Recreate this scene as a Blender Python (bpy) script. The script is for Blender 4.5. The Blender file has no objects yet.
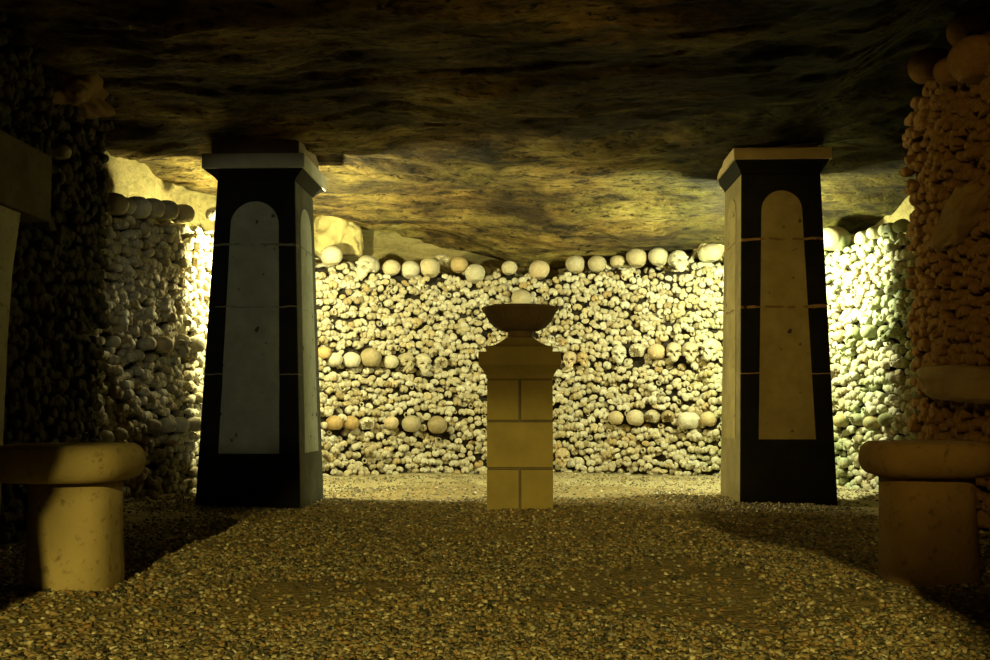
import bpy, bmesh, math, random
import numpy as np
from mathutils import Vector, Matrix, noise as mnoise

random.seed(7)
rng = np.random.default_rng(7)
scene = bpy.context.scene
COL = scene.collection
PI = math.pi

# ------------------------------------------------------------------ camera
F = 950.0
CAM = Vector((0.0, 0.0, 0.48))
YAW = math.atan(35 / 950.0)
PITCH = math.atan(55 / 950.0)
CY = 358.0          # the picture is cut from a taller one: optical axis below its middle
cam_d = bpy.data.cameras.new('camera')
cam = bpy.data.objects.new('camera', cam_d)
COL.objects.link(cam)
cam.location = CAM
cam.rotation_euler = (PI / 2 + PITCH, 0, YAW)
cam_d.sensor_width = 36
cam_d.lens = F / 990.0 * 36.0
cam_d.shift_y = (CY - 330.0) / 990.0
cam_d.clip_start = 0.05
scene.camera = cam
FWD = Vector((-math.sin(YAW) * math.cos(PITCH), math.cos(YAW) * math.cos(PITCH), math.sin(PITCH)))
RGT = Vector((math.cos(YAW), math.sin(YAW), 0))
UPV = RGT.cross(FWD)


def ray(px, py):
    return FWD * F + RGT * (px - 495.0) + UPV * (CY - py)


def at_y(px, py, Y):
    d = ray(px, py)
    return CAM + d * (Y / d.y)


def at_x(px, py, X):
    d = ray(px, py)
    return CAM + d * (X / d.x)


def project(p):
    v = Vector(p) - CAM
    z = v.dot(FWD)
    if z <= 0.05:
        return None
    return 495 + F * v.dot(RGT) / z, CY - F * v.dot(UPV) / z, z


# ------------------------------------------------------------------ materials
class NT:
    def __init__(self, name):
        self.m = bpy.data.materials.new(name)
        self.m.use_nodes = True
        self.t = self.m.node_tree
        self.t.nodes.clear()
        self.out = self.n('ShaderNodeOutputMaterial')
        self.b = self.n('ShaderNodeBsdfPrincipled')
        self.l(self.b.outputs[0], self.out.inputs[0])

    def n(self, kind, **kw):
        nd = self.t.nodes.new(kind)
        for k, v in kw.items():
            setattr(nd, k, v)
        return nd

    def l(self, a, b):
        self.t.links.new(a, b)

    def pos(self, scale=(1, 1, 1)):
        g = self.n('ShaderNodeNewGeometry')
        mp = self.n('ShaderNodeMapping')
        mp.inputs['Scale'].default_value = scale
        self.l(g.outputs['Position'], mp.inputs['Vector'])
        return mp.outputs[0]

    def objc(self, scale=(1, 1, 1)):
        g = self.n('ShaderNodeTexCoord')
        mp = self.n('ShaderNodeMapping')
        mp.inputs['Scale'].default_value = scale
        self.l(g.outputs['Object'], mp.inputs['Vector'])
        return mp.outputs[0]

    def noise(self, vec, scale, detail=4.0, rough=0.55, dist=0.0):
        nd = self.n('ShaderNodeTexNoise')
        nd.inputs['Scale'].default_value = scale
        nd.inputs['Detail'].default_value = detail
        nd.inputs['Roughness'].default_value = rough
        nd.inputs['Distortion'].default_value = dist
        self.l(vec, nd.inputs['Vector'])
        return nd.outputs[0]

    def vor(self, vec, scale, out='Distance'):
        nd = self.n('ShaderNodeTexVoronoi')
        nd.inputs['Scale'].default_value = scale
        self.l(vec, nd.inputs['Vector'])
        return nd.outputs[out]

    def ramp(self, fac, stops, interp='LINEAR'):
        nd = self.n('ShaderNodeValToRGB')
        cr = nd.color_ramp
        cr.interpolation = interp
        while len(cr.elements) < len(stops):
            cr.elements.new(0.5)
        for e, (p, c) in zip(cr.elements, stops):
            e.position = p
            e.color = (c[0], c[1], c[2], 1) if len(c) == 3 else c
        self.l(fac, nd.inputs[0])
        return nd.outputs[0]

    def mix(self, fac, a, b, mode='MIX'):
        nd = self.n('ShaderNodeMix', data_type='RGBA', blend_type=mode)
        for s, v in ((nd.inputs[0], fac), (nd.inputs[6], a), (nd.inputs[7], b)):
            if isinstance(v, (int, float)):
                s.default_value = v
            elif isinstance(v, tuple):
                s.default_value = (v[0], v[1], v[2], 1)
            else:
                self.l(v, s)
        return nd.outputs[2]

    def math(self, op, a, b=0.0):
        nd = self.n('ShaderNodeMath', operation=op)
        for s, v in ((nd.inputs[0], a), (nd.inputs[1], b)):
            if isinstance(v, (int, float)):
                s.default_value = v
            else:
                self.l(v, s)
        return nd.outputs[0]

    def bump(self, h, strength=0.5, dist=0.01, prev=None):
        nd = self.n('ShaderNodeBump')
        nd.inputs['Strength'].default_value = strength
        nd.inputs['Distance'].default_value = dist
        self.l(h, nd.inputs['Height'])
        if prev is not None:
            self.l(prev, nd.inputs['Normal'])
        return nd.outputs[0]

    def fin(self, color, rough=0.8, normal=None, spec=0.3):
        if isinstance(color, tuple):
            self.b.inputs['Base Color'].default_value = (*color, 1)
        else:
            self.l(color, self.b.inputs['Base Color'])
        self.b.inputs['Roughness'].default_value = rough
        self.b.inputs['Specular IOR Level'].default_value = spec
        if normal is not None:
            self.l(normal, self.b.inputs['Normal'])
        return self.m


def mat_bone(name, tint=(1, 1, 1), green=0.0, orange=0.0, darken=None):
    t = NT(name)
    g = t.n('ShaderNodeNewGeometry')
    oi = t.n('ShaderNodeObjectInfo')
    r = t.math('FRACT', t.math('ADD', g.outputs['Random Per Island'], oi.outputs['Random']))
    c = t.ramp(r, [(0.0, (.26, .20, .10)), (0.10, (.35, .30, .18)), (0.4, (.44, .40, .28)), (0.8, (.54, .51, .40)), (0.975, (.44, .36, .20)), (1.0, (.34, .24, .10))])
    p = t.pos()
    stain = t.ramp(t.noise(p, 3.0, 3.0), [(0.48, (0, 0, 0)), (0.72, (1, 1, 1))])
    c = t.mix(t.math('MULTIPLY', stain, 0.35), c, (.42, .33, .16))
    if orange:
        c = t.mix(orange, c, (.46, .29, .09))
    if darken:
        c = t.mix(darken[0], c, darken[1])
    # green algae on the damp end of the wall (x beyond the right pillar)
    sx = t.n('ShaderNodeSeparateXYZ')
    t.l(g.outputs['Position'], sx.inputs[0])
    mr = t.n('ShaderNodeMapRange')
    mr.inputs['From Min'].default_value = 0.9
    mr.inputs['From Max'].default_value = 1.75
    t.l(sx.outputs['X'], mr.inputs['Value'])
    al = t.ramp(t.noise(p, 5.0, 4.0), [(0.40, (0, 0, 0)), (0.62, (1, 1, 1))])
    my = t.n('ShaderNodeMapRange')
    my.inputs['From Min'].default_value = 4.5
    my.inputs['From Max'].default_value = 5.0
    t.l(sx.outputs['Y'], my.inputs['Value'])
    ga = t.math('MULTIPLY', t.math('MULTIPLY', t.math('MULTIPLY', mr.outputs[0], my.outputs[0]), al), 0.5)
    c = t.mix(ga, c, (.27, .40, .20))
    if green:
        c = t.mix(green, c, (.32, .38, .18))
    fine = t.ramp(t.noise(p, 60.0, 4.0), [(0.3, (.78, .75, .68)), (0.6, (1, 1, 1))])
    c = t.mix(1.0, c, fine, 'MULTIPLY')
    nrm = t.bump(t.noise(p, 120.0, 3.0), 0.35, 0.004)
    return t.fin(c, 0.62 if not darken else .85, nrm, 0.3 if not darken else .06)


def mat_rock(name, a, b, dark, streak=True, amt=0.6, chips_shade=False):
    t = NT(name)
    p = t.pos((1.0, 2.2, 3.0) if streak else (1, 1, 1))
    n1 = t.noise(p, 1.6, 9.0, 0.68, 0.4)
    c = t.ramp(n1, [(0.33, dark), (0.45, b), (0.58, a), (0.72, b)])
    hue = t.ramp(t.noise(t.pos(), 2.3, 5.0, 0.6), [(0.40, (1.0, .80, .55)), (0.5, (1, 1, 1)), (0.6, (.82, 1.0, .85))])
    c = t.mix(0.45 * amt, c, hue, 'MULTIPLY')
    p2 = t.pos((1.0, 3.2, 4.0) if streak else (1, 1, 1))
    n2 = t.noise(p2, 5.5, 9.0, 0.72, 0.5)
    st = t.ramp(n2, [(0.38, (.10, .09, .07)), (0.46, (.75, .72, .66)), (0.56, (1, 1, 1))])
    c = t.mix(amt, c, st, 'MULTIPLY')
    n3 = t.noise(t.pos((1, 1.5, 1.5)), 38.0, 6.0, 0.7)
    gr = t.ramp(n3, [(0.36, (.45, .43, .4)), (0.5, (1, 1, 1))])
    c = t.mix(0.7 * amt, c, gr, 'MULTIPLY')
    if chips_shade:
        chip = t.noise(t.pos((1.0, 2.4, 2.0)), 13.0, 6.0, 0.7, 0.3)
        c = t.mix(1.0, c, t.ramp(chip, [(0.385, (.10, .09, .08)), (0.425, (.85, .83, .8)), (0.62, (1, 1, 1)), (0.70, (1.0, 1.0, 1.0))]), 'MULTIPLY')
        c = t.mix(t.ramp(t.noise(t.pos((1.0, 2.6, 2.0)), 9.0, 5.0, 0.7), [(0.60, (0, 0, 0)), (0.70, (.5, .5, .5))]), c, (.62, .50, .20))
        so = t.ramp(t.noise(t.pos((.8, 1.5, 1.0)), 1.15, 7.0, 0.68, 0.5), [(0.42, (.16, .14, .12)), (0.52, (.6, .57, .5)), (0.60, (1, 1, 1))])
        c = t.mix(1.0, c, so, 'MULTIPLY')
        sx = t.n('ShaderNodeSeparateXYZ')
        t.l(t.pos(), sx.inputs[0])
        xx = t.math('ADD', sx.outputs['X'], t.math('MULTIPLY', t.noise(t.pos(), 1.5, 5.0), 0.9))
        mr = t.n('ShaderNodeMapRange')
        mr.inputs['From Min'].default_value = .80
        mr.inputs['From Max'].default_value = 1.50
        t.l(xx, mr.inputs['Value'])
        c = t.mix(mr.outputs[0], c, t.mix(1.0, c, (.34, .38, .24), 'MULTIPLY'))  # shade over the right end painted into the ceiling colour
    if chips_shade:
        n2 = t.math('ADD', n2, t.math('MULTIPLY', chip, 0.6))
    h = t.math('ADD', t.math('MULTIPLY', n2, 1.0), t.math('MULTIPLY', n3, 0.35))
    nr = t.bump(h, 0.9, 0.06 if amt > .5 else .02)
    return t.fin(c, 0.85, nr, 0.25)


M = {}
M['bone'] = mat_bone('bone')
M['bone_orange'] = mat_bone('bone_stained_orange', orange=0.45)
M['bone_brown'] = mat_bone('bone_brown_deep', darken=(.92, (.25, .125, .026)))  # bone colour mixed strongly towards dark brown
M['bone_shaded'] = mat_bone('bone_shaded', darken=(.9, (.060, .055, .028)))  # shade of the left wall put into a darker bone colour
M['bone_green'] = mat_bone('bone_mossy', green=0.6)
M['ceiling'] = mat_rock('ceiling_rock', (.52, .40, .12), (.38, .275, .08), (.065, .048, .02), True, 0.9, True)
M['rock'] = mat_rock('pale_limestone', (.29, .235, .095), (.24, .19, .07), (.15, .115, .045), True, 0.4)
M['earth'] = NT('dark_earth').fin((.022, .016, .009), 0.95)


def mat_stone(name, a, b, spots=True, bumpy=0.4, scale=1.0):
    t = NT(name)
    p = t.pos()
    c = t.ramp(t.noise(p, 7.0 * scale, 6.0, 0.6), [(0.3, b), (0.65, a)])
    if spots:
        sp = t.ramp(t.noise(p, 38.0 * scale, 3.0), [(0.30, (.35, .33, .28)), (0.42, (1, 1, 1))])
        c = t.mix(0.6, c, sp, 'MULTIPLY')
    nr = t.bump(t.noise(p, 90.0 * scale, 5.0, 0.65), bumpy, 0.006)
    return t.fin(c, 0.8, nr, 0.3)


M['pedestal'] = mat_stone('pedestal_stone', (.36, .29, .085), (.28, .22, .07), False, 0.35)
M['mortar'] = mat_stone('grey_mortar', (.20, .17, .10), (.13, .11, .07), False)
M['bowl'] = mat_stone('bowl_stone', (.22, .155, .07), (.14, .10, .05), False, 0.3)
M['bollard'] = mat_stone('bollard_stone', (.48, .38, .17), (.38, .30, .125), True, 0.35)
M['bollard_brown'] = mat_stone('bollard_brown_stone', (.40, .26, .085), (.28, .165, .055), True, 0.35)
M['cap'] = mat_stone('cap_stone', (.52, .50, .38), (.38, .36, .26), False, 0.3)
M['cap_brown'] = mat_stone('brown_cap_stone', (.46, .36, .18), (.34, .25, .12), False, 0.3)
M['plaque'] = mat_stone('plaque_stone', (.17, .145, .07), (.09, .07, .035), True, 0.3)
M['pilaster'] = mat_stone('pale_pilaster_stone', (.62, .62, .46), (.48, .48, .34), True, 0.3)
M['block'] = mat_stone('ochre_stone', (.34, .22, .07), (.24, .14, .04), False, 0.6, 0.7)
M['pale_block'] = mat_stone('pale_rough_stone', (.50, .42, .18), (.42, .34, .13), False, 0.6, 0.7)


def mat_paint(name, mort, joints, body=((.006, .0055, .0045), (.013, .0115, .008)), spec=0.15, chips=False):
    """black painted stone with thin mortar courses at given heights (object z)"""
    t = NT(name)
    tc = t.n('ShaderNodeTexCoord')
    sx = t.n('ShaderNodeSeparateXYZ')
    t.l(tc.outputs['Object'], sx.inputs[0])
    wob = t.math('MULTIPLY', t.math('SUBTRACT', t.noise(tc.outputs['Object'], 9.0, 3.0), 0.5), 0.03)
    z = t.math('ADD', sx.outputs['Z'], wob)
    tot = None
    for zj, wj in joints:
        d = t.math('ABSOLUTE', t.math('SUBTRACT', z, zj))
        s = t.math('LESS_THAN', d, wj)
        tot = s if tot is None else t.math('MAXIMUM', tot, s)
    brk = t.ramp(t.noise(tc.outputs['Object'], 14.0, 3.0), [(0.40, (0, 0, 0)), (0.5, (1, 1, 1))])
    tot = t.math('MULTIPLY', tot, brk)
    wear = t.ramp(t.noise(tc.outputs['Object'], 6.0, 5.0, 0.65), [(0.40, body[0]), (0.72, body[1])])
    if chips:
        spk = t.ramp(t.noise(tc.outputs['Object'], 20.0, 2.0, 0.5), [(0.27, (.12, .11, .09)), (0.33, (1, 1, 1))])
        wear = t.mix(.9, wear, spk, 'MULTIPLY')
    c = t.mix(tot, wear, mort)
    nr = t.bump(t.noise(tc.outputs['Object'], 60.0, 4.0), 0.25, 0.004)
    return t.fin(c, 0.7, nr, 0.15)


def mat_gravel_ground():
    t = NT('gravel_ground')
    p = t.pos()
    c1 = t.ramp(t.noise(p, 1.7, 5.0), [(0.35, (.30, .235, .10)), (0.6, (.46, .37, .165))])
    cell = t.vor(p, 75.0, 'Color')
    sp = t.n('ShaderNodeSeparateColor')
    t.l(cell, sp.inputs[0])
    c2 = t.ramp(sp.outputs[0], [(0, (.07, .055, .03)), (0.4, (.2, .14, .06)), (0.8, (.33, .25, .12)), (1, (.42, .34, .18))])
    c = t.mix(0.6, c1, c2)
    nr = t.bump(t.vor(p, 75.0), 0.7, 0.012)
    nr = t.bump(t.noise(p, 25.0, 5.0), 0.6, 0.02, nr)
    return t.fin(c, 0.9, nr, 0.2)


def mat_stones():
    t = NT('gravel_stones')
    g = t.n('ShaderNodeNewGeometry')
    c = t.ramp(g.outputs['Random Per Island'], [(0, (.05, .05, .04)), (0.18, (.11, .105, .075)), (0.4, (.24, .19, .09)), (0.62, (.36, .29, .14)), (0.78, (.30, .17, .06)), (0.84, (.26, .27, .20)), (0.93, (.46, .40, .24)), (1.0, (.75, .68, .48))])
    return t.fin(c, 0.75, None, 0.35)


M['gravel'] = mat_gravel_ground()
M['stones'] = mat_stones()
M['sand'] = mat_stone('sandy_ledge', (.44, .38, .21), (.32, .26, .13), True, 1.0)


# ------------------------------------------------------------------ mesh helpers
def np_mesh(name, V, faces, mats, smooth=True):
    """V (n,3) array, faces list of (k,m) int arrays (each array one polygon size)"""
    me = bpy.data.meshes.new(name)
    V = np.asarray(V, dtype=np.float32)
    me.vertices.add(len(V))
    me.vertices.foreach_set('co', V.ravel())
    loops, starts, off = [], [], 0
    for f in faces:
        f = np.asarray(f, dtype=np.int32)
        if f.size == 0:
            continue
        k, m = f.shape
        loops.append(f.ravel())
        starts.append(off + np.arange(k, dtype=np.int32) * m)
        off += k * m
    loops = np.concatenate(loops)
    starts = np.concatenate(starts)
    me.loops.add(len(loops))
    me.loops.foreach_set('vertex_index', loops)
    me.polygons.add(len(starts))
    me.polygons.foreach_set('loop_start', starts)
    me.update(calc_edges=True)
    me.validate()
    if smooth:
        me.polygons.foreach_set('use_smooth', np.ones(len(me.polygons), dtype=bool))
    for m_ in (mats if isinstance(mats, (list, tuple)) else [mats]):
        me.materials.append(m_)
    return me


def link(name, me, parent=None, loc=None):
    o = bpy.data.objects.new(name, me)
    COL.objects.link(o)
    if parent is not None:
        o.parent = parent
    if loc is not None:
        o.location = loc
    return o


def bm_obj(name, bm, mat, parent=None, smooth=False, loc=None):
    me = bpy.data.meshes.new(name)
    bmesh.ops.recalc_face_normals(bm, faces=bm.faces)
    bm.to_mesh(me)
    bm.free()
    if smooth:
        me.polygons.foreach_set('use_smooth', np.ones(len(me.polygons), dtype=bool))
    me.materials.append(mat)
    return link(name, me, parent, loc)


def tag(o, label, cat, group=None, kind=None):
    o['label'] = label
    o['category'] = cat
    if group:
        o['group'] = group
    if kind:
        o['kind'] = kind
    return o


def structure(o, label=None, cat=None):
    o['kind'] = 'structure'
    if label:
        o['label'] = label
        o['category'] = cat
    return o


def empty(name, loc, rz=0.0):
    o = bpy.data.objects.new(name, None)
    COL.objects.link(o)
    o.location = loc
    o.rotation_euler = (0, 0, rz)
    o.empty_display_size = 0.1
    return o


def loft(bm, rings, cap=True):
    """rings: list of lists of points, same count"""
    vs = [[bm.verts.new(p) for p in r] for r in rings]
    n = len(rings[0])
    for a, b in zip(vs[:-1], vs[1:]):
        for i in range(n):
            j = (i + 1) % n
            bm.faces.new((a[i], a[j], b[j], b[i]))
    if cap:
        bm.faces.new(vs[0][::-1])
        bm.faces.new(vs[-1])
    return vs


def sq(hx, hy, z, cx=0, cy=0):
    return [(cx - hx, cy - hy, z), (cx + hx, cy - hy, z), (cx + hx, cy + hy, z), (cx - hx, cy + hy, z)]


def fbm(x, y, z, o=4):
    return mnoise.fractal(Vector((x, y, z)), 1.0, 2.0, o)


def sstep(a, b, x):
    t = min(1.0, max(0.0, (x - a) / (b - a)))
    return t * t * (3 - 2 * t)


# ------------------------------------------------------------------ wall curves
def smooth_curve(pts, n=24):
    out = []
    P = [Vector((p[0], p[1], 0)) for p in pts]
    P = [P[0] * 2 - P[1]] + P + [P[-1] * 2 - P[-2]]
    for i in range(1, len(P) - 2):
        for k in range(n):
            t = k / n
            p0, p1, p2, p3 = P[i - 1], P[i], P[i + 1], P[i + 2]
            out.append(0.5 * ((2 * p1) + (p2 - p0) * t + (2 * p0 - 5 * p1 + 4 * p2 - p3) * t * t + (3 * p1 - p0 - 3 * p2 + p3) * t ** 3))
    out.append(P[-2])
    return out


class Wall:
    """curve walked so that the room lies on the right hand when going from left to right"""

    def __init__(self, pts):
        self.p = pts
        self.s = [0.0]
        for a, b in zip(pts[:-1], pts[1:]):
            self.s.append(self.s[-1] + (b - a).length)
        self.L = self.s[-1]

    def at(self, s):
        s = min(max(s, 0.0), self.L - 1e-6)
        lo, hi = 0, len(self.s) - 1
        while hi - lo > 1:
            m = (lo + hi) // 2
            if self.s[m] <= s:
                lo = m
            else:
                hi = m
        a, b = self.p[lo], self.p[hi]
        t = (s - self.s[lo]) / max(1e-9, self.s[hi] - self.s[lo])
        d = (b - a).normalized()
        # room-side normal: right of travel
        return a.lerp(b, t), Vector((d.y, -d.x, 0)), d

    def hit(self, px, py, out=0.0):
        d = ray(px, py)
        best = None
        for i in range(len(self.p) - 1):
            a, b = self.p[i], self.p[i + 1]
            dd = (b - a).normalized()
            n = Vector((dd.y, -dd.x, 0))
            a2, b2 = a + n * out, b + n * out
            e = b2 - a2
            den = d.x * e.y - d.y * e.x
            if abs(den) < 1e-12:
                continue
            w = a2 - CAM
            t = (w.x * e.y - w.y * e.x) / den
            u = (w.x * d.y - w.y * d.x) / den
            if t > 0 and -0.02 <= u <= 1.02 and (best is None or t < best[0]):
                best = (t, CAM + d * t, n, self.s[i] + u * (self.s[i + 1] - self.s[i]))
        return best


APSE = Wall(smooth_curve([(-2.12, 4.05), (-2.02, 4.7), (-1.93, 5.25), (-1.80, 5.85), (-1.50, 6.42), (-0.9, 6.78), (-0.2, 6.92), (0.5, 6.9), (1.05, 6.74), (1.5, 6.44), (1.86, 6.0), (2.06, 5.5), (2.14, 4.9), (2.16, 4.4)]))
LEFT = Wall([Vector((-1.90, -0.7, 0)), Vector((-1.95, 4.25, 0))])
RIGHT = Wall([Vector((1.80, 4.52, 0)), Vector((1.85, -0.7, 0))])
ZTOP = {'apse': 1.50, 'left': 2.1, 'right': 1.93}


# ------------------------------------------------------------------ floor
def floor_z(x, y):
    h = 0.018 * fbm(x * 1.3 + 5, y * 1.3, 0.3, 3) + 0.006 * fbm(x * 6, y * 6, 2.0, 2)
    h += 0.012 * sstep(0.7, 1.3, x) * sstep(1.6, 2.3, y) * (1 - sstep(3.2, 4.4, y))
    h += 0.03 * math.exp(-((x + 0.55) ** 2 + (y - 4.6) ** 2) / 0.5) * 0
    h += 0.025 * math.exp(-((x + 0.04) / 0.28) ** 2 - ((y - 4.55) / 0.25) ** 2)
    return h


def grid_mesh(name, xs, ys, zf, mat, flip=False):
    nx, ny = len(xs), len(ys)
    V = np.array([(x, y, zf(x, y)) for y in ys for x in xs], dtype=np.float32)
    i = np.arange(nx - 1)[None, :] + np.arange(ny - 1)[:, None] * nx
    i = i.ravel()
    f = np.stack([i, i + 1, i + nx + 1, i + nx], 1)
    if flip:
        f = f[:, ::-1]
    return np_mesh(name, V, [f], mat)


fl = link('floor', grid_mesh('floor', np.linspace(-2.6, 2.6, 170), np.concatenate([np.linspace(-4, 1, 20), np.linspace(1.05, 7.8, 230)]), floor_z, M['gravel']))
structure(fl, 'brown gravel floor of the crypt', 'floor')


# ------------------------------------------------------------------ ceiling
def ceil_z(x, y):
    z = 1.958 + 0.022 * x
    z += 0.24 * sstep(1.25, 1.85, x) * (1 - sstep(4.6, 5.2, y)) + 0.05 * sstep(1.2, 1.8, -x) * (1 - sstep(4.2, 4.8, y))
    # ceiling falls towards the curved back wall, most on the right of centre
    drop = 0.12 + 0.195 * sstep(-1.1, 0.3, x) + 0.08 * sstep(1.25, 1.9, x) - 0.12 * sstep(1.0, 1.9, -x)
    z -= drop * sstep(4.9, 6.7, y)
    z -= 0.05 * math.exp(-((x - 0.2) / 0.9) ** 2 - ((y - 5.0) / 0.8) ** 2)
    w = fbm(x * 0.55 + 3, y * 1.3, 1.7, 3)
    z += 0.07 * w
    # broken slab edges: layered steps
    q = fbm(x * 0.6 - 4, y * 1.9 + 0.25 * x, 5.2, 4) * 3.2
    k = math.floor(q)
    z += 0.022 * (k + sstep(0.72, 1.0, q - k))
    z += 0.020 * fbm(x * 2.2, y * 5.5, 3.0, 5)
    z += 0.010 * abs(fbm(x * 7.0, y * 13.0, 8.0, 3))
    return z


ys = np.concatenate([np.linspace(-4, 2.2, 24), np.linspace(2.23, 7.9, 300)])
ce = link('ceiling', grid_mesh('ceiling', np.linspace(-2.7, 2.7, 240), ys, ceil_z, M['ceiling'], True))
structure(ce, 'rough layered limestone ceiling', 'ceiling')


# ------------------------------------------------------------------ wall shells
def shell(name, wall, ztop, back, label, rock=True, n=120, top=2.5):
    prof = [(-0.035, -0.12), (-0.035, 0.4), (-0.035, 0.9), (-0.03, ztop - 0.04), (-0.06, ztop - 0.01), (-back * .6, ztop), (-back, ztop + 0.01)]
    m = 14
    prof += [(-back - 0.02 * k / m, ztop + 0.01 + (top - ztop) * (k + 1) / m) for k in range(m)]
    V, mi = [], []
    for i in range(n + 1):
        p, nn, d = wall.at(wall.L * i / n)
        for k, (o, z) in enumerate(prof):
            off = o
            if k >= 6:
                off += 0.022 * fbm(p.x * 2.0, p.y * 2.0 + 9, z * 3.0, 4)
            q = p + nn * off
            V.append((q.x, q.y, z))
    K = len(prof)
    f = []
    for i in range(n):
        for k in range(K - 1):
            a = i * K + k
            f.append((a, a + K, a + K + 1, a + 1))
            mi.append(0 if k < 5 else 1)
    me = np_mesh(name, np.array(V), [np.array(f)], [M['earth'], M['rock']])
    me.polygons.foreach_set('material_index', np.array(mi, dtype=np.int32))
    o = link(name, me)
    return structure(o, label, 'wall')


shell('wall_back', APSE, ZTOP['apse'], 0.30, 'curved back wall of rock behind the stacked bones')
shell('wall_left', LEFT, ZTOP['left'], 0.25, 'dark side wall on the left packed with bones', n=20)
shell('wall_right', RIGHT, ZTOP['right'], 0.25, 'side wall on the right packed with bones', n=20)


def solid(name, x0, x1, y0, y1, z0, z1, mat, rag=None):
    bm = bmesh.new()
    loft(bm, [sq((x1 - x0) / 2, (y1 - y0) / 2, z, (x0 + x1) / 2, (y0 + y1) / 2) for z in (z0, z1)])
    return bm_obj(name, bm, mat)


# end faces of the two side walls and the unseen passage walls shaped to cast shadows
structure(solid('wall_left_end', -2.6, -1.985, -0.8, 4.22, -.1, 2.5, M['earth']), 'solid core of the left side wall', 'wall')
structure(solid('wall_right_end', 1.885, 2.6, -0.8, 4.50, -.1, 2.5, M['earth']), 'solid core of the right side wall', 'wall')


def shadow_wall(name, xin, xout, y0, y1, seed, prof_z=None):
    """passage wall out of view; bumpy inner edge, shaped for the shadows it casts"""
    bm = bmesh.new()
    rings = []
    for k in range(160):
        z = -0.05 + 2.5 * k / 159
        w = 0.017 * fbm(seed, z * 6.0, 0.5, 4) + 0.006 * math.sin(z * 66 + seed) + 0.007 * fbm(seed, z * 36, 3.5, 2)
        s = 1 if xin > xout else -1
        xi = (xin if prof_z is None else float(np.interp(z, prof_z[0], prof_z[1]))) + s * w
        rings.append([(xi, y0, z), (xi, y1, z), (xout, y1, z), (xout, y0, z)])
    loft(bm, rings)
    return structure(bm_obj(name, bm, M['earth']), 'unseen passage wall with its edge shaped to cast shadows', 'wall')


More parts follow.
